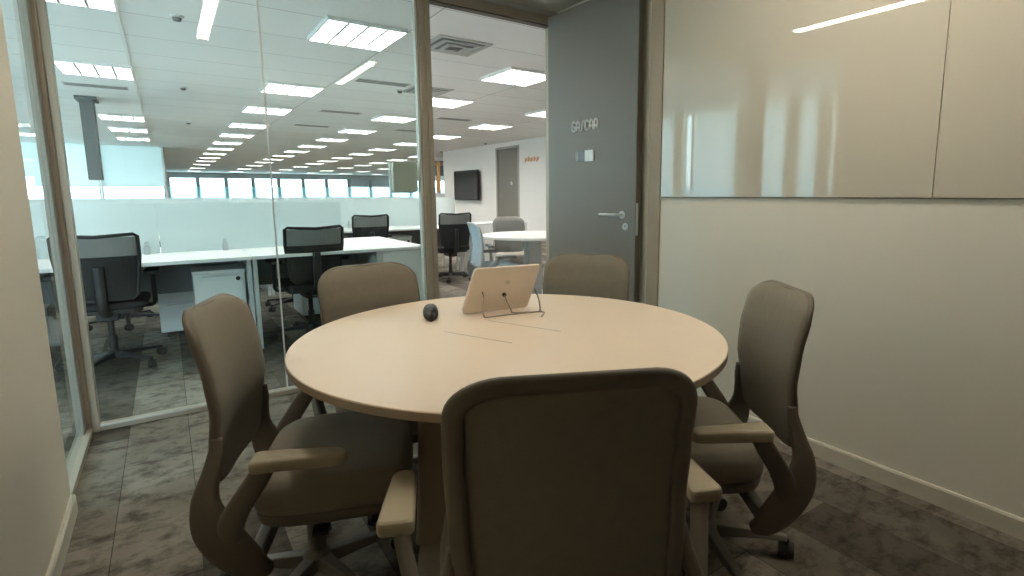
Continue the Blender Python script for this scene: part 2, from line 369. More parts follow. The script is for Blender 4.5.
# ------------------------------------------------------------------ meeting chair
def interp(z, T):
    if z <= T[0][0]: return T[0][1]
    for (a, u), (b, v) in zip(T, T[1:]):
        if z <= b:
            t = (z-a)/(b-a); t = t*t*(3-2*t)*.5+t*.5
            return u+(v-u)*t
    return T[-1][1]
def back_shape(zt=.906, zb=.447, rx=.105, rz=.078, rb=.05):
    WT = [(.44, .192), (.50, .198), (.62, .209), (.74, .214), (.85, .213), (.92, .211)]
    XT = [(.44, -.246), (.49, -.248), (.56, -.242), (.65, -.232), (.75, -.241), (.84, -.261), (.93, -.291)]
    def hw(z):
        w = interp(z, WT)
        if z > zt-rz: return w-rx+rx*math.sqrt(max(0, 1-((z-(zt-rz))/rz)**2))
        if z < zb+rb: return w-rb+math.sqrt(max(0, rb*rb-((zb+rb)-z)**2))
        return w
    def xp(z): return interp(z, XT)
    def cx(y): return .027*(y/.21)**2
    return hw, xp, cx, zt, zb, rx, rz, rb, WT
def star_base(root, n_leg, m_leg, m_wheel, rad=.285, hub=.105, ang0=.3, col_top=.34, mcol=None, bx=0.):
    bm = B(); lathe(bm, [(.034, .06), (.042, .065), (.042, .105), (.030, .118), (.026, .122), (.026, .22), (.019, .222), (.019, col_top)], 20, (bx, 0, 0)); obj('gas_column', bm, mcol or m_leg, root, smooth=False)
    for k in range(5):
        a = ang0+2*PI*k/5; c, s = math.cos(a), math.sin(a)
        R = []
        for r, w, z0, z1 in ((.025, .026, .065, .108), (.12, .021, .068, .098), (.22, .017, .066, .086), (rad, .015, .062, .078)):
            R.append([(bx+r*c-w*s*e, r*s+w*c*e, z) for e, z in ((-1, z0), (1, z0), (.75, z1), (-.75, z1))])
        bm = B(); rings(bm, R); lg = obj(n_leg, bm, m_leg, root, bevel=.004)
        bm = B(); cx, cy = bx+rad*c, rad*s
        b = a+.9+k; u = Vector((math.cos(b), math.sin(b), 0)); o = Vector((cx, cy, .029))
        for sgn in (-1, 1):
            p = o+u*sgn*.008; q = o+u*sgn*.024
            cyl(bm, p, q, .029, .026, 18)
        cyl(bm, o-u*.01, o+u*.01, .016, seg=10)
        cyl(bm, (cx, cy, .03), (cx, cy, .068), .009, seg=10)
        obj('caster', bm, m_wheel, lg)
def meeting_chair(label, group, fab, mesh, pl, pad, base, ang0=.45):
    t = thing('meeting_chair', label, 'chair', group=group)
    hw, xp, cx, zt, zb, rx, rz, rb, WT = back_shape()
    # upholstered back panel (front and rear skins)
    zs = []
    nz = 22
    for i in range(nz+1):
        s = .5-.5*math.cos(PI*i/nz); zs.append(zb+(zt-zb)*s)
    nu = 18; bm = B(); F = []; Bk = []
    for z in zs:
        h = max(hw(z)-.004, .004)
        F.append([bm.verts.new((xp(z)+cx(h*(2*j/nu-1))+.016-.012*abs(2*j/nu-1)**6-.010*max(0, (z-zt+.03)/.03)**2, h*(2*j/nu-1), z)) for j in range(nu+1)])
        Bk.append([bm.verts.new((xp(z)+cx(h*(2*j/nu-1))-.008, h*(2*j/nu-1), z)) for j in range(nu+1)])
    for A, flip in ((F, 0), (Bk, 1)):
        for i in range(nz):
            for j in range(nu):
                q = (A[i][j], A[i][j+1], A[i+1][j+1], A[i+1][j]); bm.faces.new(q[::-1] if flip else q)
    for i in range(nz):
        bm.faces.new((F[i][0], F[i+1][0], Bk[i+1][0], Bk[i][0])); bm.faces.new((F[i][nu], Bk[i][nu], Bk[i+1][nu], F[i+1][nu]))
    for j in range(nu):
        bm.faces.new((F[0][j], Bk[0][j], Bk[0][j+1], F[0][j+1])); bm.faces.new((F[nz][j], F[nz][j+1], Bk[nz][j+1], Bk[nz][j]))
    obj('backrest', bm, mesh, t, smooth=True)
    # outline for the back frame
    def zz(a, b, n): return [a+(b-a)*i/n for i in range(n)]
    P = [(hw(z), z) for z in zz(zb+rb, zt-rz, 12)]
    wt = interp(zt-rz*.5, WT)
    P += [(wt-rx+rx*math.cos(PI/2*i/10), zt-rz+rz*math.sin(PI/2*i/10)) for i in range(11)]
    wb = interp(zb+rb, WT)
    Q = [(wb-rb+rb*math.cos(a), zb+rb+rb*math.sin(a)) for a in [-PI/2+PI/2*i/6 for i in range(6)]]
    half = Q+P
    out = half+[(-y, z) for y, z in half[::-1]]
    n = len(out); cs = [(.001, .002), (-.003, -.006), (-.001, -.014), (.006, -.0185), (.020, -.0195), (.031, -.0165), (.033, -.009), (.012, -.004), (.005, .002)]
    bm = B(); V = []
    for i, (y, z) in enumerate(out):
        y0, z0 = out[i-1]; y1, z1 = out[(i+1) % n]
        d = Vector((y1-y0, z1-z0)).normalized(); nrm = Vector((-d.y, d.x))   # inward for ccw
        row = []
        for dd, xo in cs:
            yy = y+nrm.x*dd; z_ = z+nrm.y*dd
            row.append(bm.verts.new((xp(z_)+cx(yy)+xo, yy, z_)))
        V.append(row)
    m = len(cs)
    for i in range(n):
        a, b = V[i], V[(i+1) % n]
        for k in range(m):
            l = (k+1) % m; bm.faces.new((a[k], a[l], b[l], b[k]))
    obj('back_frame', bm, pl, t, smooth=True)
    # seat cushion
    bm = B(); R = []
    sec = [(0.0, .365), (.9, .365), (.985, .372), (1.0, .390), (.995, .425), (.96, .447), (.85, .458), (.5, .454), (0.12, .450)]
    ns = 40
    def se(a, k, z):
        c, s = math.cos(a), math.sin(a); e = .44
        x = .212*math.copysign(abs(c)**e, c)*k; y = .240*math.copysign(abs(s)**e, s)*k
        y *= 1-.05*(x/.2) if x > 0 else 1+.02*(x/.2)
        zd = -.022*max(0, (x-.08)/.13)**2 + .012*(y/.23)**2*(z > .43)
        return (x+.045, y, z+zd)
    for k, z in sec: R.append([se(2*PI*i/ns, max(k, .02), z) for i in range(ns)])
    rings(bm, R); obj('seat', bm, fab, t, smooth=True)
    bm = B(); R = []
    for k, z in ((.5, .326), (.86, .328), (.955, .336), (.975, .350), (.97, .366), (.3, .366)): R.append([se(2*PI*i/ns, k, z) for i in range(ns)])
    rings(bm, R); obj('seat_pan', bm, pl, t, smooth=True)
    # side brackets: back leg running into a broad lower wing, and the arm post that forks off it
    def sweep(bm, path, seg=16):
        n = len(path); K = cr([(p[0], p[1], p[2]) for p in path], 5, False)
        W = cr([(p[3], p[4], 0) for p in path], 5, False); R = []
        for i, p in enumerate(K):
            t = (K[min(i+1, len(K)-1)]-K[max(i-1, 0)]).normalized()
            nn = Vector((-t.z, 0, t.x)).normalized(); bb = t.cross(nn).normalized()
            row = []
            for k in range(seg):
                a_ = 2*PI*k/seg; c_, s_ = math.cos(a_), math.sin(a_)
                c2 = math.copysign(abs(c_)**.6, c_); s2 = math.copysign(abs(s_)**.8, s_)
                row.append(p+nn*W[i].x*c2+bb*W[i].y*s2)
            R.append(row)
        rings(bm, R)
    for s in (-1, 1):
        bm = B()
        sweep(bm, [(-.212, s*.204, .590, .012, .010), (-.217, s*.210, .55, .018, .013), (-.228, s*.226, .50, .022, .014), (-.238, s*.242, .44, .034, .015), (-.222, s*.248, .37, .052, .015), (-.185, s*.240, .295, .054, .015), (-.145, s*.222, .235, .040, .015), (-.112, s*.205, .215, .016, .012)])
        sweep(bm, [(-.076, s*.306, .556, .024, .016), (-.100, s*.296, .515, .026, .015), (-.150, s*.272, .44, .028, .015), (-.185, s*.252, .37, .032, .015), (-.190, s*.242, .31, .030, .013), (-.170, s*.232, .27, .02, .010)])
        obj('side_bracket', bm, pl, t, smooth=True)
        bm = B(); pp = rrect(-.138, .078, -.036, .036, .012, 4)
        pp = [(x if x < .03 else .03+(x-.03)*math.sqrt(max(0, 1-.6*(y/.036)**2)), y) for x, y in [q for a_, b_ in zip(pp, pp[1:]+pp[:1]) for q in [(a_[0]+(b_[0]-a_[0])*k/4, a_[1]+(b_[1]-a_[1])*k/4) for k in range(4)]]]
        def taper(x): return 1-.32*max(0, (x+.11)/.24)
        pp = [(x+.032, y) for x, y in pp]
        R = []
        for k, z in ((.80, .549), (.96, .552), (1, .562), (1, .570), (.95, .577), (.80, .580)):
            R.append([((x-.01)*(1-(1-k)*.3)+.01, s*.312+y*k*taper(x), z-.006*max(0, x/.1)) for x, y in pp])
        rings(bm, R); obj('armrest', bm, pad, t, smooth=False, bevel=.002)
    # under-seat mechanism and cross member
    bm = B(); box(bm, -.165, -.125, -.215, .215, .235, .275); box(bm, -.15, .06, -.055, .055, .262, .33)
    obj('tilt_mechanism', bm, pl, t, bevel=.008)
    bm = B(); cyl(bm, (.02, -.05, .315), (.02, -.2, .312), .006, seg=8); box(bm, .0, .04, -.235, -.195, .305, .316); obj('height_lever', bm, M['black'], t)
    star_base(t, 'leg', base, M['wheel'], ang0=ang0, mcol=base, col_top=.30, bx=-.04, rad=.265)
    return t
taupe = dict(fab=M['ch_fab'], mesh=M['ch_mesh'], pl=M['ch_pl'], pad=M['ch_pad'], base=M['base_pl'])
grp = 'taupe meeting chairs around the table'
ch0 = meeting_chair('taupe meeting chair nearest the camera, seen from behind', grp, **taupe)
R_ = math.radians
ch0.scale = (1.01, 1.01, 1.018); ch0.location = (.628, .893, 0); ch0.rotation_euler = (0, 0, R_(64.5))
copy_tree(ch0, loc=(.328, 1.655, 0), rz=R_(338), label='taupe meeting chair left of the table, side on with its seat in view')
copy_tree(ch0, loc=(1.358, 1.095, 0), rz=R_(146), label='taupe meeting chair right of the table, beside the plain wall')
copy_tree(ch0, loc=(.70, 2.03, 0), rz=R_(277), label='taupe meeting chair behind the table, in front of the glass and mullion')
copy_tree(ch0, loc=(1.449, 1.885, 0), rz=R_(216), label='taupe meeting chair behind the tablet, in front of the grey door')

# ------------------------------------------------------------------ round table
T = thing('round_table', 'large round meeting table with cream top and tan pedestal', 'table', (.9203, 1.5247, 0), R_(64))
r = .693
bm = B(); lathe(bm, [(.02, .7165), (r-.004, .7165), (r, .719), (r, .7385), (r-.0015, .740), (.02, .740)], 128); obj('tabletop', bm, M['table'], T, bevel=0)
bm = B(); lathe(bm, [(.02, .711), (r-.012, .711), (r+.0008, .7172), (r+.0008, .7365), (r-.01, .7375), (r-.01, .716), (.02, .716)], 128)
obj('edge_band', bm, M['table_edge'], T)
bm = B()
R = []
for z, hx, hy in ((.03, .06, .345), (.25, .055, .33), (.711, .05, .312)):
    R.append([(x, y, z) for x, y in rrect(-hx, hx, -hy, hy, .02, 4)])
rings(bm, R); obj('pedestal', bm, M['table_base'], T)
bm = B(); slab(bm, rrect(-.22, .22, -.33, .33, .06, 6), 0, .03); obj('foot_plate', bm, M['table_base'], T, bevel=.004)
# cable flap let into the top (world corners turned into table space)
ca, sa = math.cos(R_(-64)), math.sin(R_(-64))
def tl(x, y): x -= .9203; y -= 1.5247; return (x*ca-y*sa, x*sa+y*ca)
q = [tl(.73, 1.663), tl(.842, 1.404), tl(1.05, 1.43), tl(.928, 1.715)]
bm = B()
for a, b in ((q[0], q[1]), (q[3], q[2])):
    d = Vector((b[0]-a[0], b[1]-a[1])).normalized(); nx, ny = -d.y*.0009, d.x*.0009
    vs = [(a[0]-nx, a[1]-ny), (b[0]-nx, b[1]-ny), (b[0]+nx, b[1]+ny), (a[0]+nx, a[1]+ny)]
    slab(bm, vs, .7396, .7404)
obj('cable_flap_seam', bm, M['seam'], T)

# ------------------------------------------------------------------ tablet on wire stand
TB = thing('tablet', 'cream tablet seen from behind, leaning on thin wire legs on the table', 'tablet', (1.022, 1.836, .740), math.atan2(1.816-1.853, 1.156-.888))
ln = R_(-21)  # leans back toward the viewer: top toward -y
def tp(x, y, z): return (x, y*math.cos(ln)+z*math.sin(ln), .004 - y*math.sin(ln)*1 + z*math.cos(ln))
bm = B()
poly = rrect(-.137, .150, .0, .196, .014, 5)
poly = [(x*(.955+.045*0) + .028*(z/.196) - .0, z) for x, z in poly]
rings(bm, [[tp(x, -.004, z) for x, z in poly], [tp(x, .006+.014*(1-z/.196), z) for x, z in poly]])
obj('shell', bm, M['tablet'], TB, bevel=.003)
bm = B(); rings(bm, [[tp(x*.94, .0062+.014*(1-z/.196), .006+z*.94) for x, z in poly], [tp(x*.94, .0078+.014*(1-z/.196), .006+z*.94) for x, z in poly]])
obj('display', bm, M['tablet_glass'], TB)
bm = B(); cyl(bm, tp(.03, -.0045, .075), tp(.03, -.012, .075), .008, seg=10); obj('port', bm, M['black'], TB)
bm = B(); cyl(bm, tp(.04, -.004, .128), tp(.04, -.0055, .128), .009, seg=20); obj('round_logo', bm, M['skirt'], TB)
bm = B()
tube(bm, cr([tp(-.062, -.004, .094), tp(-.060, -.030, .078), (-.078, -.088, .02), (-.076, -.097, .004)], 5, False), .0032, 8)
tube(bm, cr([(-.076, -.097, .004), (.03, -.094, .004), (.16, -.100, .004)], 4, False), .0028, 8)
tube(bm, cr([tp(.163, -.004, .085), tp(.17, -.03, .06), (.157, -.093, .02), (.153, -.098, .004)], 5, False), .0032, 8)
obj('wire_stand', bm, M['wire'], TB, smooth=True)
bm = B(); tube(bm, cr([tp(.03, -.012, .075), tp(.033, -.04, .058), (.040, -.075, .02), (.052, -.065, .0035), (.10, -.085, .0035), (.162, -.112, .0035), (.12, -.18, .0035), (.045, -.262, .0035), (.02, -.275, .0035)][:7], 6, False), .0026, 8)
obj('cable', bm, M['wire'], TB, smooth=True)

# remote on the table
RM = thing('remote_control', 'small dark rounded remote lying beside the tablet', 'remote', (.785, 1.905, .740), R_(-22)); RM.scale = (1.12, 1.45, 1.25)
bm = B(); R = []
for y, w, h in ((-.062, .006, .008), (-.058, .017, .020), (-.045, .024, .031), (-.01, .0255, .036), (.03, .023, .033), (.052, .016, .023), (.060, .006, .010)):
    R.append([(w*math.cos(a), y, .5*h*1.0+.5*h*math.sin(a)) for a in [2*PI*i/16 for i in range(16)]])
rings(bm, R); obj('body', bm, M['puck'], RM, smooth=True)
bm = B()
for (x, y, s) in ((0, -.035, .007), (-.009, -.018, .005), (.009, -.018, .005), (0, -.004, .0075), (-.008, .014, .005), (.008, .014, .005)):
    lathe(bm, [(s, 0), (s, .003), (s*.7, .004)], 10, (x, y, .0305 if y > -.03 else .028))
obj('buttons', bm, M['puck_l'], RM)

# ------------------------------------------------------------------ open office shell
bm = B(); box(bm, RX+.30, 8.62, 3.44, 3.56, 0, OZ); struct('wall_near', bm, M['white_wall'], label='white wall of open office beside the meeting room', cat='wall')
bm = B(); box(bm, 8.5, 8.62, 3.56, 13.6, 0, OZ); box(bm, 8.5, 8.62, 14.98, 18.9, 0, OZ); box(bm, 8.5, 8.62, 13.6, 14.98, 2.62, OZ)
struct('wall_side', bm, M['white_wall'], label='far white wall carrying the television and grey door', cat='wall')
D2 = thing('door_2', 'tall grey door in the far white wall', 'door', (8.5, 14.3, 0)); D2['kind'] = 'structure'
bm = B(); box(bm, .03, .08, -.62, .60, .0, 2.55); obj('door_leaf', bm, M['door'], D2)
bm = B(); box(bm, -.01, .10, .60, .68, 0, 2.62); box(bm, -.01, .10, -.70, -.62, 0, 2.62); box(bm, -.01, .10, -.70, .68, 2.55, 2.62); obj('door_frame', bm, M['grey_pl'], D2)
bm = B(); cyl(bm, (.03, -.2, 1.52), (.015, -.2, 1.52), .06, seg=12); obj('round_plate', bm, M['sign_white'], D2)
bm = B(); box(bm, -2.9-1.2, 0.07, 22.0, 22.1, 0, .92); struct('wall_far_left', bm, M['white_wall'], label='low white sill wall at the far left', cat='wall')
bm = B(); box(bm, 0.0, 0.12, 22.1, 44.9, 0, OZ); struct('wall_return', bm, M['bulk'], label='grey return wall at far left', cat='wall')
# far left facade : blinds pulled down over bright clear glazing
for i, (x0, x1, zb, lb) in enumerate(((-4.0, -1.62, 1.50, 'bright far left window with pale blind'), (-1.55, .05, 1.50, 'bright window with wide pale blind beside the square pillar'))):
    w = thing('window_%d' % (3+i), lb, 'window', ((x0+x1)/2, 22, 0)); w['kind'] = 'structure'; h = (x1-x0)/2
    bm = B(); box(bm, -h, h, .04, .05, .92, OZ); obj('pane', bm, M['pane'], w)
    bm = B(); box(bm, -h-.03, -h+.02, 0, .1, .92, OZ); box(bm, h-.02, h+.03, 0, .1, .92, OZ); obj('window_frame', bm, M['cab'], w)
    bm = B(); box(bm, -h+.02, h-.02, -.01, -.002, zb, OZ); box(bm, -h+.02, h-.02, -.025, .01, zb-.03, zb); obj('roller_blind', bm, M['blind'], w)
# left facade along x=-4
bm = B(); box(bm, -4.1, -4, -2.6, 22, 0, 1.0); struct('wall_facade', bm, M['white_wall'], label='low sill wall of left facade', cat='wall')
ys = [-2.6, -1.1, .6, 2.0, 3.35, 4.65, 5.2, 6.18, 7.68, 9.2, 10.8, 12.4, 14, 15.6, 17.2, 18.8, 20.4, 22]
n = 5
for y0, y1 in zip(ys, ys[1:]):
    w = thing('window_%d' % n, 'left facade window, bay %d from the near end' % (n-4), 'window', (-4.05, (y0+y1)/2, 0)); w['kind'] = 'structure'; n += 1; h = (y1-y0)/2
    bm = B(); box(bm, -.01, 0, -h+.11, h-.11, 1.0, OZ); obj('pane', bm, M['pane'], w)
    bm = B(); box(bm, -.05, .10, -h, -h+.11, 1.0, OZ); box(bm, -.05, .10, h-.11, h, 1.0, OZ); obj('window_frame', bm, M['wall_cream'], w)
    if h > .2:
        bm = B(); box(bm, .04, .045, -h+.12, h-(.30 if h > .4 else .12), 1.34, OZ); obj('roller_blind', bm, M['blind'], w)
    bm = B(); box(bm, .03, .036, -h+.11, h-.11, 1.0, 1.34); obj('window_film', bm, M['film'], w)
# far facade at y=45: short windows under a deep bulkhead
bm = B(); box(bm, .0, 20.5, 44.9, 45, 0, .9); box(bm, .0, 20.5, 44.9, 45, 2.36, OZ); struct('wall_far', bm, M['bulk'], label='far grey wall with ribbon windows', cat='wall')
x = .15
while x < 20:
    x1 = min(x+1.66, 20.4)
    w = thing('window_%d' % n, 'ribbon window in the far wall, bay %d from the left' % (int((x-.1)/1.68)+1), 'window', ((x+x1)/2, 45, 0)); w['kind'] = 'structure'; n += 1; h = (x1-x)/2
    bm = B(); box(bm, -h, h, -.06, -.05, .9, 2.36); obj('pane', bm, M['pane'], w)
    bm = B(); box(bm, -h-.01, -h+.23, -.2, 0, .9, 2.36); obj('window_frame', bm, M['post'], w)
    bm = B(); box(bm, -h-.005, h+.005, -.26, -.25, .9, 1.78); obj('window_film', bm, M['film'], w)
    if 12.6 < x+.8 < 14.6:
        bm = B(); box(bm, -h+.1, h, -.12, -.11, 1.8, 2.36); obj('roller_blind', bm, M['bulk'], w)
    x += 1.68
# wooden framed window block at the far right, beyond the television wall
bm = B(); box(bm, 9.1, 12.5, 22, 22.12, 0, 1.26); box(bm, 9.1, 12.5, 22, 22.12, 2.62, OZ); box(bm, 9.1, 9.3, 22, 22.12, 1.26, 2.62)
struct('wall_far_right', bm, M['white_wall'], label='white wall under the wood framed window', cat='wall')
bm = B(); box(bm, 20.4, 20.5, 3.5, 45, 0, OZ); struct('wall_end', bm, M['white_wall'], label='white end wall far right', cat='wall')
w = thing('window_%d' % n, 'far window with orange wooden mullion beyond the television wall', 'window', (10.9, 22, 0)); w['kind'] = 'structure'; n += 1
bm = B(); box(bm, -1.6, 1.6, .05, .06, 1.26, 2.62); obj('pane', bm, M['pane'], w)
bm = B()
for xx in (-1.25, .1, 1.4): box(bm, xx-.07, xx+.07, -.04, .1, 1.26, 2.62)
box(bm, -1.6, 1.6, -.03, .08, 2.42, 2.50)
obj('mullion', bm, M['wood'], w)
bm = B(); box(bm, -1.6, 1.6, -.03, .1, 2.54, 2.62); obj('header', bm, M['brown'], w)
bm = B(); box(bm, -1.6, 1.6, .01, .02, 1.98, 2.42); obj('roller_blind', bm, M['blind_dark'], w)
# square pillar
bm = B(); box(bm, -.97, -.80, 11.45, 11.80, 1.45, OZ); box(bm, -1.02, -.75, 11.40, 11.85, OZ-.05, OZ)
tag(obj('ceiling_drop_column', bm, M['pillar'], bevel=.004), 'square grey column hanging from office ceiling at far left', 'column')
# ceiling trim line
bm = B(); box(bm, -.215, -.185, 6.05, 21.9, OZ-.012, OZ); struct('trim_2', bm, M['white'], label='pale straight ceiling rail running into the distance', cat='trim')

# ------------------------------------------------------------------ television & wall letters
tv = thing('television', 'black flat television on the far white wall', 'television', (8.5, 16.8, 1.0))
bm = B(); box(bm, -.17, -.11, -.88, .88, .0, 1.0); obj('casing', bm, M['black'], tv, bevel=.01)
bm = B(); box(bm, -.175, -.17, -.85, .85, .03, .97); obj('display', bm, M['tv'], tv)
bm = B(); box(bm, -.11, -.002, -.2, .2, .3, .7); obj('wall_bracket', bm, M['black'], tv)
ol = thing('wall_lettering', 'small orange lettering high on the far white wall', 'sign', (8.5, 12.95, 2.15))
for i, dz in enumerate((0, .03, .0, .02, .0)):
    bm = B(); y = .32-i*.15
    tube(bm, [(-.01, y, -.06+dz), (-.01, y-.02, .07+dz), (-.01, y-.09, .05), (-.01, y-.05, -.02)], .014, 6); obj('letter', bm, M['orange'], ol)

# ------------------------------------------------------------------ ceiling luminaires
def troffer(label, group, loc, detail=True):
    t = thing('ceiling_light', label, 'ceiling light', loc, 0, group)
    a, b = .35, .39
    bm = B(); box(bm, -a, a, -b, b, -.008, -.0005); d = obj('diffuser', bm, M['lamp'], t)
    bm = B()
    box(bm, -a-.015, -a, -b-.015, b+.015, -.036, -.0005); box(bm, a, a+.015, -b-.015, b+.015, -.036, -.0005)
    box(bm, -a, a, -b-.015, -b, -.036, -.0005); box(bm, -a, a, b, b+.015, -.036, -.0005); obj('frame', bm, M['white'], t)
    bm = B()
    for i in range(1, 4):
        x = -a+2*a*i/4; box(bm, x-.010, x+.010, -b, b, -.034, -.009)
    for j in range(1, 9):
        y = -b+2*b*j/9; box(bm, -a, a, y-.004, y+.004, -.033, -.0095)
    obj('louver', bm, M['louver'], t)
    return t
cols = [(-2.8, 'far left'), (-.55, 'left'), (1.65, 'middle'), (3.95, 'right'), (6.2, 'far right'), (8.6, 'outer'), (10.9, 'outer'), (13.2, 'outer'), (15.5, 'outer'), (17.8, 'outer')]
rows = [5.58, 8.9, 11.3, 13.95, 16.4, 18.9, 21.4, 24.0, 26.6, 29.2, 32.6, 37.0, 41.4]
base_t = None
ordn = ['first', 'second', 'third', 'fourth', 'fifth', 'sixth']
for ci, (x, cn) in enumerate(cols):
    for ri, y in enumerate(rows):
        yy = y
        if ci == 3: yy = {5.58: 6.3, 8.9: 8.68}.get(y, y-.2)
        if ci == 4: yy = {5.58: 6.2, 8.9: 8.7}.get(y, y-.15)
        if ci == 0 and y == 5.58: yy = 5.8
        if x < .3 and y > 21: continue
        if x < -2 and y < 10: continue
        if x == -.55 and y == 11.3: continue
        if x > 7.6 and y < 21: continue
        if x > 8.9 and y < 24: continue
        if ri < 6 and ci < 5:
            lb = '%s ceiling troffer from the meeting room in the %s column of lights' % (ordn[ri], cn); g = 'office ceiling troffers'
        else:
            lb = 'tiny distant ceiling troffer, one of the rows far down the open office'; g = 'distant ceiling troffers'
        if base_t is None: base_t = troffer(lb, g, (x, yy, OZ))
        else: copy_tree(base_t, loc=(x, yy, OZ), rz=0, label=lb, group=g)
# air diffusers
def diffuser(label, loc, s=.30, g='ceiling air vents'):
    t = thing('ceiling_vent', label, 'air vent', loc, 0, g)
    bm = B()
    for k, (a, z) in enumerate(((s, 0), (s*.72, -.012), (s*.44, -.024))):
        b = a-.05*s/.3
        for (x0, x1, y0, y1) in ((-a, a, -a, -b), (-a, a, b, a), (-a, -b, -b, b), (b, a, -b, b)): box(bm, x0, x1, y0, y1, z-.012, z-.0008)
    obj('vane', bm, M['vent_l'], t)
    bm = B(); box(bm, -s*.9, s*.9, -s*.9, s*.9, -.006, -.0006); obj('throat', bm, M['vent'], t)
    return t
d0 = diffuser('square ceiling air vent seen right at the mullion top', (2.62, 5.45, OZ))
copy_tree(d0, loc=(4.05, 5.05, OZ), label='square ceiling air vent just left of the grey door')
copy_tree(d0, loc=(3.35, 7.95, OZ), label='square ceiling air vent seen through the doorway beyond the nearer ones')
def slot(label, loc, g='dark ceiling slots'):
    t = thing('ceiling_slot', label, 'air vent', loc, 0, g)
    bm = B(); box(bm, -.34, .34, -.085, .085, -.006, -.0005); obj('slot', bm, M['vent'], t)
    bm = B(); box(bm, -.36, .36, -.10, -.085, -.01, -.0005); box(bm, -.36, .36, .085, .10, -.01, -.0005); box(bm, -.36, .36, -.012, .012, -.01, -.006); obj('rim', bm, M['vent_l'], t)
    return t
s0 = slot('dark ceiling slot right of the second middle troffer', (2.62, 7.75, OZ))
for (x, y, lb) in ((-.66, 10.3, 'dark ceiling slot behind the left troffer near the column'), (2.85, 10.9, 'dark ceiling slot behind the third middle troffer'), (2.85, 13.4, 'dark ceiling slot behind the fourth middle troffer'), (5.05, 10.6, 'dark ceiling slot in the right half, near the third row'), (5.05, 13.1, 'dark ceiling slot in the right half, near the fourth row')):
    copy_tree(s0, loc=(x, y, OZ), label=lb)
# smoke detectors / sprinklers
def detector(label, loc):
    t = thing('smoke_detector', label, 'smoke detector', loc, 0, 'small ceiling detectors')
    bm = B(); lathe(bm, [(.055, -.001), (.055, -.016), (.02, -.018)], 18); obj('mount', bm, M['white'], t)
    bm = B(); lathe(bm, [(.035, -.0185), (.03, -.045), (.01, -.05)], 18); obj('sensor', bm, M['vent'], t)
    return t
e0 = detector('small ceiling detector between the left troffer and strip reflection', (.22, 5.95, OZ))
for (x, y, lb) in ((.35, 9.7, 'small ceiling detector further down, left half'), (.55, 14.2, 'tiny distant ceiling detector in left half'), (3.0, 8.15, 'small ceiling detector behind the mullion'), (8.1, 14.9, 'small dark detector above the far grey door'), (8.3, 18.6, 'small dark detector above the television wall end')):
    copy_tree(e0, loc=(x, y, OZ), label=lb)

# ------------------------------------------------------------------ desks
def desk(label, loc, face=1, w=1.4, d=.68, group='white bench desks'):
    t = thing('office_desk', label, 'desk', loc, 0, group)
    s = face
    bm = B(); box(bm, 0, w-.003, 0, d, .715, .74); obj('desktop', bm, M['desk'], t, bevel=.002)
    bm = B(); y = d-.03 if s > 0 else .01
    box(bm, .04, w-.04, y, y+.02, .42, .712); obj('modesty_panel', bm, M['desk_grey'], t)
    for x in (.005, w-.035):
        bm = B(); box(bm, x, x+.03, .06, .11, 0, .715); box(bm, x, x+.03, d-.11, d-.06, 0, .715); box(bm, x, x+.03, .11, d-.11, .665, .715); obj('leg_frame', bm, M['desk_leg'], t, bevel=.003)
    return t
def screen(label, loc, w=1.4, top=1.14, br=(.2, 1.1)):
    t = thing('desk_screen', label, 'desk screen', loc, 0, 'frosted desk screens')
    bm = B(); box(bm, 0, w-.006, -.008, .008, .745, top); obj('panel', bm, M['screen'], t, bevel=.002)
    for x in br:
        bm = B(); box(bm, x-.02, x+.02, -.03, .03, .7405, .80); box(bm, x-.012, x+.012, -.02, .02, .80, .84); obj('clamp', bm, M['desk_leg'], t, bevel=.004)
    return t
xs = [.5, -.9, -2.3, -3.7]
nm = ['rightmost', 'second from the right', 'third from the right', 'fourth from the right']
dk = desk('white office desk in the nearest row, rightmost', (xs[0], 4.62, 0))
for i, x in enumerate(xs):
    if i: copy_tree(dk, loc=(x, 4.62, 0), label='white office desk in the nearest row, %s' % nm[i])
dk2 = desk('white office desk backing the nearest row, rightmost', (xs[0], 5.30, 0), -1)
for i, x in enumerate(xs):
    if i: copy_tree(dk2, loc=(x, 5.30, 0), label='white office desk backing the nearest row, %s' % nm[i])
sc = screen('frosted desk screen on the nearest desk row, rightmost', (-.06, 5.30, 0), br=(.44, 1.31))
for i in (1, 2):
    copy_tree(sc, loc=(-.06-1.4*i, 5.30, 0), label='frosted desk screen on the nearest desk row, %s' % nm[i])
# second bench
for i in range(5):
    x = 2.35-1.4*i; o = ['rightmost', 'second from the right', 'third from the right', 'fourth from the right', 'leftmost'][i]
    copy_tree(dk, loc=(x, 7.12, 0), label='white office desk in the second row, %s' % o)
    copy_tree(dk2, loc=(x, 7.80, 0), label='white office desk backing the second row, %s' % o)
    copy_tree(sc, loc=(x-.2, 7.80, 0), label='frosted desk screen on the second desk row, %s' % o)
for row, y in (('third', 9.9), ('fourth', 13.0)):
    for i in range(6):
        x = 3.6-1.4*i; o = ['rightmost', 'second from the right', 'third from the right', 'fourth from the right', 'fifth from the right', 'leftmost'][i]
        copy_tree(dk, loc=(x, y, 0), label='white office desk in the %s row, %s' % (row, o))
        copy_tree(sc, loc=(x, y+.70, 0), label='frosted desk screen in the %s row, %s' % (row, o))
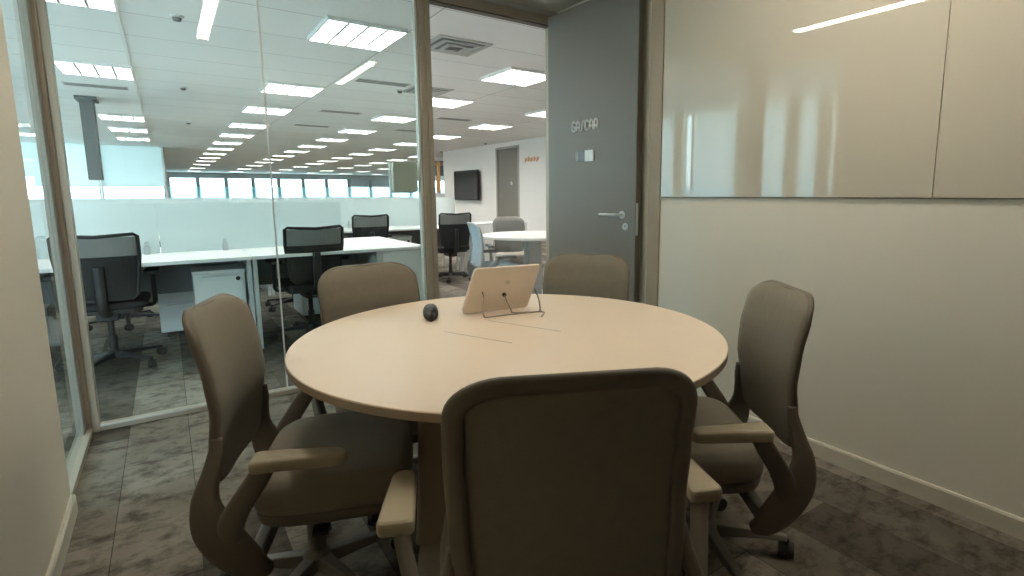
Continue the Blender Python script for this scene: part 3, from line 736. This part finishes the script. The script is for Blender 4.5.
# pedestals
def pedestal(label, loc, w=.34, h=.58, n=2):
    t = thing('drawer_pedestal', label, 'drawer unit', loc, 0, 'white drawer pedestals')
    bm = B(); box(bm, 0, w, .015, .45, .05, h); box(bm, -.006, w+.006, -.004, .46, h, h+.022); obj('body', bm, M['cab'], t, bevel=.003)
    hz = [.055, .30, h-.01] if n == 2 else [.055, .22, .39, h-.01]
    for a, b in zip(hz, hz[1:]):
        bm = B(); box(bm, .006, w-.006, 0, .015, a+.004, b-.004); dr = obj('drawer', bm, M['cab'], t, bevel=.002)
        bm = B(); box(bm, .05, w-.05, -.006, 0, b-.018, b-.008); obj('handle', bm, M['desk_leg'], dr)
    bm = B(); cyl(bm, (w-.05, .0, h-.05), (w-.05, -.006, h-.05), .016, seg=16); obj('lock', bm, M['black'], t)
    for x in (.05, w-.05):
        for y in (.07, .39):
            bm = B(); cyl(bm, (x-.012, y, .024), (x+.012, y, .024), .024, seg=14); box(bm, x-.006, x+.006, y-.006, y+.006, .02, .052); obj('caster', bm, M['wheel'], t)
    return t
pd = pedestal('white drawer pedestal under the nearest desk, between two black chairs', (.12, 4.80, 0), h=.61)
copy_tree(pd, loc=(-.12, 5.50, 0), label='white drawer pedestal under the back desk, beside the left black chair')
copy_tree(pd, loc=(.98, 5.50, 0), label='white drawer pedestal under the back desk, behind the middle black chair')
copy_tree(pd, loc=(2.40, 7.22, 0), label='white drawer pedestal under the second row, left of the blue chair')
# end cabinet panel under the nearest bench
t = thing('storage_cabinet', 'white cabinet closing the right end of the nearest desk', 'cabinet', (1.49, 4.64, 0))
bm = B(); box(bm, 0, .365, .02, .60, .02, .712); obj('body', bm, M['cab'], t, bevel=.003)
bm = B(); box(bm, .004, .361, 0, .018, .03, .708); dd = obj('door', bm, M['cab'], t, bevel=.002)
bm = B(); box(bm, -.05, -.004, .0, .60, 0, .712); obj('side_panel', bm, M['desk_leg'], t)
bm = B(); box(bm, .02, .032, -.012, 0, .42, .54); obj('handle', bm, M['desk_leg'], dd)
t = thing('low_cabinet', 'low white cabinet behind the round office table', 'cabinet', (3.86, 7.40, 0))
bm = B(); box(bm, 0, .9, .02, .45, .03, .73); box(bm, -.01, .91, 0, .46, .73, .755); obj('body', bm, M['cab'], t, bevel=.003)
for x in (.0, .45):
    bm = B(); box(bm, x+.006, x+.444, .0, .018, .04, .722); dd = obj('door', bm, M['cab'], t, bevel=.002)
    bm = B(); box(bm, x+.38, x+.39, -.015, 0, .45, .57); obj('handle', bm, M['desk_leg'], dd)

# ------------------------------------------------------------------ black task chairs
def task_chair(label, ang0=.2):
    t = thing('task_chair', label, 'chair', group='black mesh task chairs')
    # local +x is forward
    zt, zb, zm = .945, .50, .80
    def hw(z): return .185+.035*min(1, (z-zb)/.3)
    def xp(z): return -.235-.06*((z-zb)/(zt-zb))
    def cx(y): return .03*(y/.2)**2
    P = [(-hw(zb)+.03, zb), (hw(zb)-.03, zb)]
    out = [(hw(zb)-.03, zb), (hw(zb), zb+.03), (hw(.65), .65), (hw(.80), .80), (hw(zt-.02), zt-.015), (hw(zt)-.02, zt)]
    out = out+[(0, zt-.012)]+[(-y, z) for y, z in out[::-1]]
    bm = B(); tube(bm, [(xp(z)+cx(y), y, z) for y, z in out], .0125, 8, loop=True); obj('back_frame', bm, M['black'], t, smooth=True)
    def panel(z0, z1, th, m, nm_):
        bm = B(); nu, nz = 10, 6; A = [[], []]
        for k, off in enumerate((-th/2, th/2)):
            for i in range(nz+1):
                z = z0+(z1-z0)*i/nz
                A[k].append([bm.verts.new((xp(z)+cx(hw(z)*(2*j/nu-1))+off, (hw(z)-.008)*(2*j/nu-1), z)) for j in range(nu+1)])
            for i in range(nz):
                for j in range(nu): bm.faces.new((A[k][i][j], A[k][i][j+1], A[k][i+1][j+1], A[k][i+1][j]))
        for i in range(nz):
            for j in (0, nu): bm.faces.new((A[0][i][j], A[1][i][j], A[1][i+1][j], A[0][i+1][j]))
        for j in range(nu):
            for i in (0, nz): bm.faces.new((A[0][i][j], A[1][i][j], A[1][i][j+1], A[0][i][j+1]))
        return obj(nm_, bm, m, t, smooth=False)
    panel(.79, .928, .002, M['see_mesh'], 'back_mesh')
    panel(zb+.01, .80, .02, M['blk_fab'], 'backrest')
    bm = B(); tube(bm, cr([(xp(.72)-.02, 0, .74), (-.275, 0, .6), (-.27, 0, .47), (-.19, 0, .40), (-.05, 0, .385)], 5, False), .02, 8, sx=1.6); obj('back_spine', bm, M['black'], t, smooth=True)
    bm = B(); slab(bm, rrect(-.21, .24, -.23, .23, .07, 6), .43, .485); obj('seat', bm, M['blk_fab'], t, bevel=.018, seg=3)
    bm = B(); slab(bm, rrect(-.19, .21, -.20, .20, .05, 5), .405, .43); box(bm, -.12, .1, -.06, .06, .345, .405); obj('seat_pan', bm, M['black'], t, bevel=.005)
    for s in (-1, 1):
        bm = B(); tube(bm, cr([(.02, s*.17, .415), (.02, s*.255, .42), (.0, s*.265, .50), (-.02, s*.265, .65)], 4, False), .014, 8, sx=1.6)
        a = obj('arm_post', bm, M['black'], t, smooth=True)
        bm = B(); slab(bm, rrect(-.14, .12, s*.265-.045, s*.265+.045, .03, 5), .65, .677); obj('armrest', bm, M['black'], t, bevel=.006)
    star_base(t, 'leg', M['black'], M['wheel'], rad=.30, ang0=ang0, mcol=M['black'])
    return t
tc = task_chair('black mesh task chair by the left post, nearest outside the glass')
tc.location = (-.385, 4.83, 0); tc.rotation_euler = (0, 0, R_(88))
copy_tree(tc, loc=(.94, 4.90, 0), rz=R_(93), label='black mesh task chair at the nearest desk, behind the taupe chair')
copy_tree(tc, loc=(2.07, 7.08, 0), rz=R_(90), label='black mesh task chair at the second desk row, left of the mullion')
copy_tree(tc, loc=(3.20, 6.98, 0), rz=R_(84), label='black mesh task chair seen through the doorway beside the blue chair')
copy_tree(tc, loc=(-.38, 6.35, 0), rz=R_(262), label='black mesh task chair on the far side of the nearest desks, left')
copy_tree(tc, loc=(1.05, 6.30, 0), rz=R_(275), label='black mesh task chair on the far side of the nearest desks, middle')

# ------------------------------------------------------------------ second round table with its chairs
t = thing('round_office_table', 'round white table with slab pedestal seen through the doorway', 'table', (3.42, 5.2, 0))
bm = B(); lathe(bm, [(.02, .715), (.598, .715), (.6, .717), (.6, .739), (.598, .74), (.02, .74)], 72); obj('tabletop', bm, M['desk'], t)
bm = B(); slab(bm, rrect(-.10, .10, -.05, .05, .02, 4), .03, .715); obj('pedestal', bm, M['desk_leg'], t)
bm = B(); slab(bm, rrect(-.30, .30, -.25, .25, .08, 6), 0, .03); obj('foot_plate', bm, M['desk_leg'], t, bevel=.004)
bc = meeting_chair('pale blue meeting chair side on, beside the round white table', 'chairs at the round white table', M['blue_fab'], M['blue_fab'], M['blue_pl'], M['grey_fab'], M['blue_pl'])
bc.location = (2.86, 5.05, 0); bc.rotation_euler = (0, 0, R_(-12))
gc = meeting_chair('mid grey meeting chair behind the round white table', 'chairs at the round white table', M['grey_pl'], M['grey_fab'], M['grey_pl'], M['vent'], M['vent'])
gc.location = (3.55, 5.83, 0); gc.rotation_euler = (0, 0, R_(255))

# ------------------------------------------------------------------ light: daylight outside
w = bpy.data.worlds.new('sky'); S.world = w; w.use_nodes = True
nt = w.node_tree; nt.nodes.clear(); N = nt.nodes.new; L = nt.links.new
wo = N('ShaderNodeOutputWorld'); bg = N('ShaderNodeBackground'); L(bg.outputs[0], wo.inputs[0])
tc_ = N('ShaderNodeTexCoord'); sp = N('ShaderNodeSeparateXYZ'); L(tc_.outputs['Generated'], sp.inputs[0])
rp = N('ShaderNodeValToRGB'); L(sp.outputs['Z'], rp.inputs[0])
e = rp.color_ramp.elements; e[0].position = 0; e[0].color = (.62, .74, .76, 1); e[1].position = .6; e[1].color = (.62, .80, 1, 1)
e2 = rp.color_ramp.elements.new(.02); e2.color = (.86, .95, 1, 1)
L(rp.outputs[0], bg.inputs[0]); bg.inputs[1].default_value = 4.5

# ------------------------------------------------------------------ camera
cam = bpy.data.cameras.new('camera'); co = bpy.data.objects.new('camera', cam); C.objects.link(co)
pt, yaw, roll = .144028, .620595, -.0032693
Fv = Vector((math.sin(yaw)*math.cos(pt), math.cos(yaw)*math.cos(pt), -math.sin(pt)))
R0 = Vector((math.cos(yaw), -math.sin(yaw), 0)); U0 = R0.cross(Fv)
Rv = R0*math.cos(roll)+U0*math.sin(roll); Uv = -R0*math.sin(roll)+U0*math.cos(roll)
co.matrix_world = Matrix(((Rv.x, Uv.x, -Fv.x, 0), (Rv.y, Uv.y, -Fv.y, 0), (Rv.z, Uv.z, -Fv.z, 1.2), (0, 0, 0, 1)))
cam.sensor_width = 36; cam.lens = 538.395/1024*36; cam.shift_x = -(553.725-512)/1024; cam.shift_y = -(288-272.092)/1024
cam.clip_start = .02; cam.clip_end = 200
S.camera = co
S.view_settings.view_transform = 'Standard'; S.view_settings.look = 'None'; S.view_settings.gamma = 1; S.view_settings.exposure = 1.05
S.view_settings.use_curve_mapping = False
S.cycles.use_denoising = True
S.cycles.max_bounces = 10; S.cycles.transparent_max_bounces = 24; S.cycles.diffuse_bounces = 5; S.cycles.glossy_bounces = 5
S.cycles.sample_clamp_indirect = 6
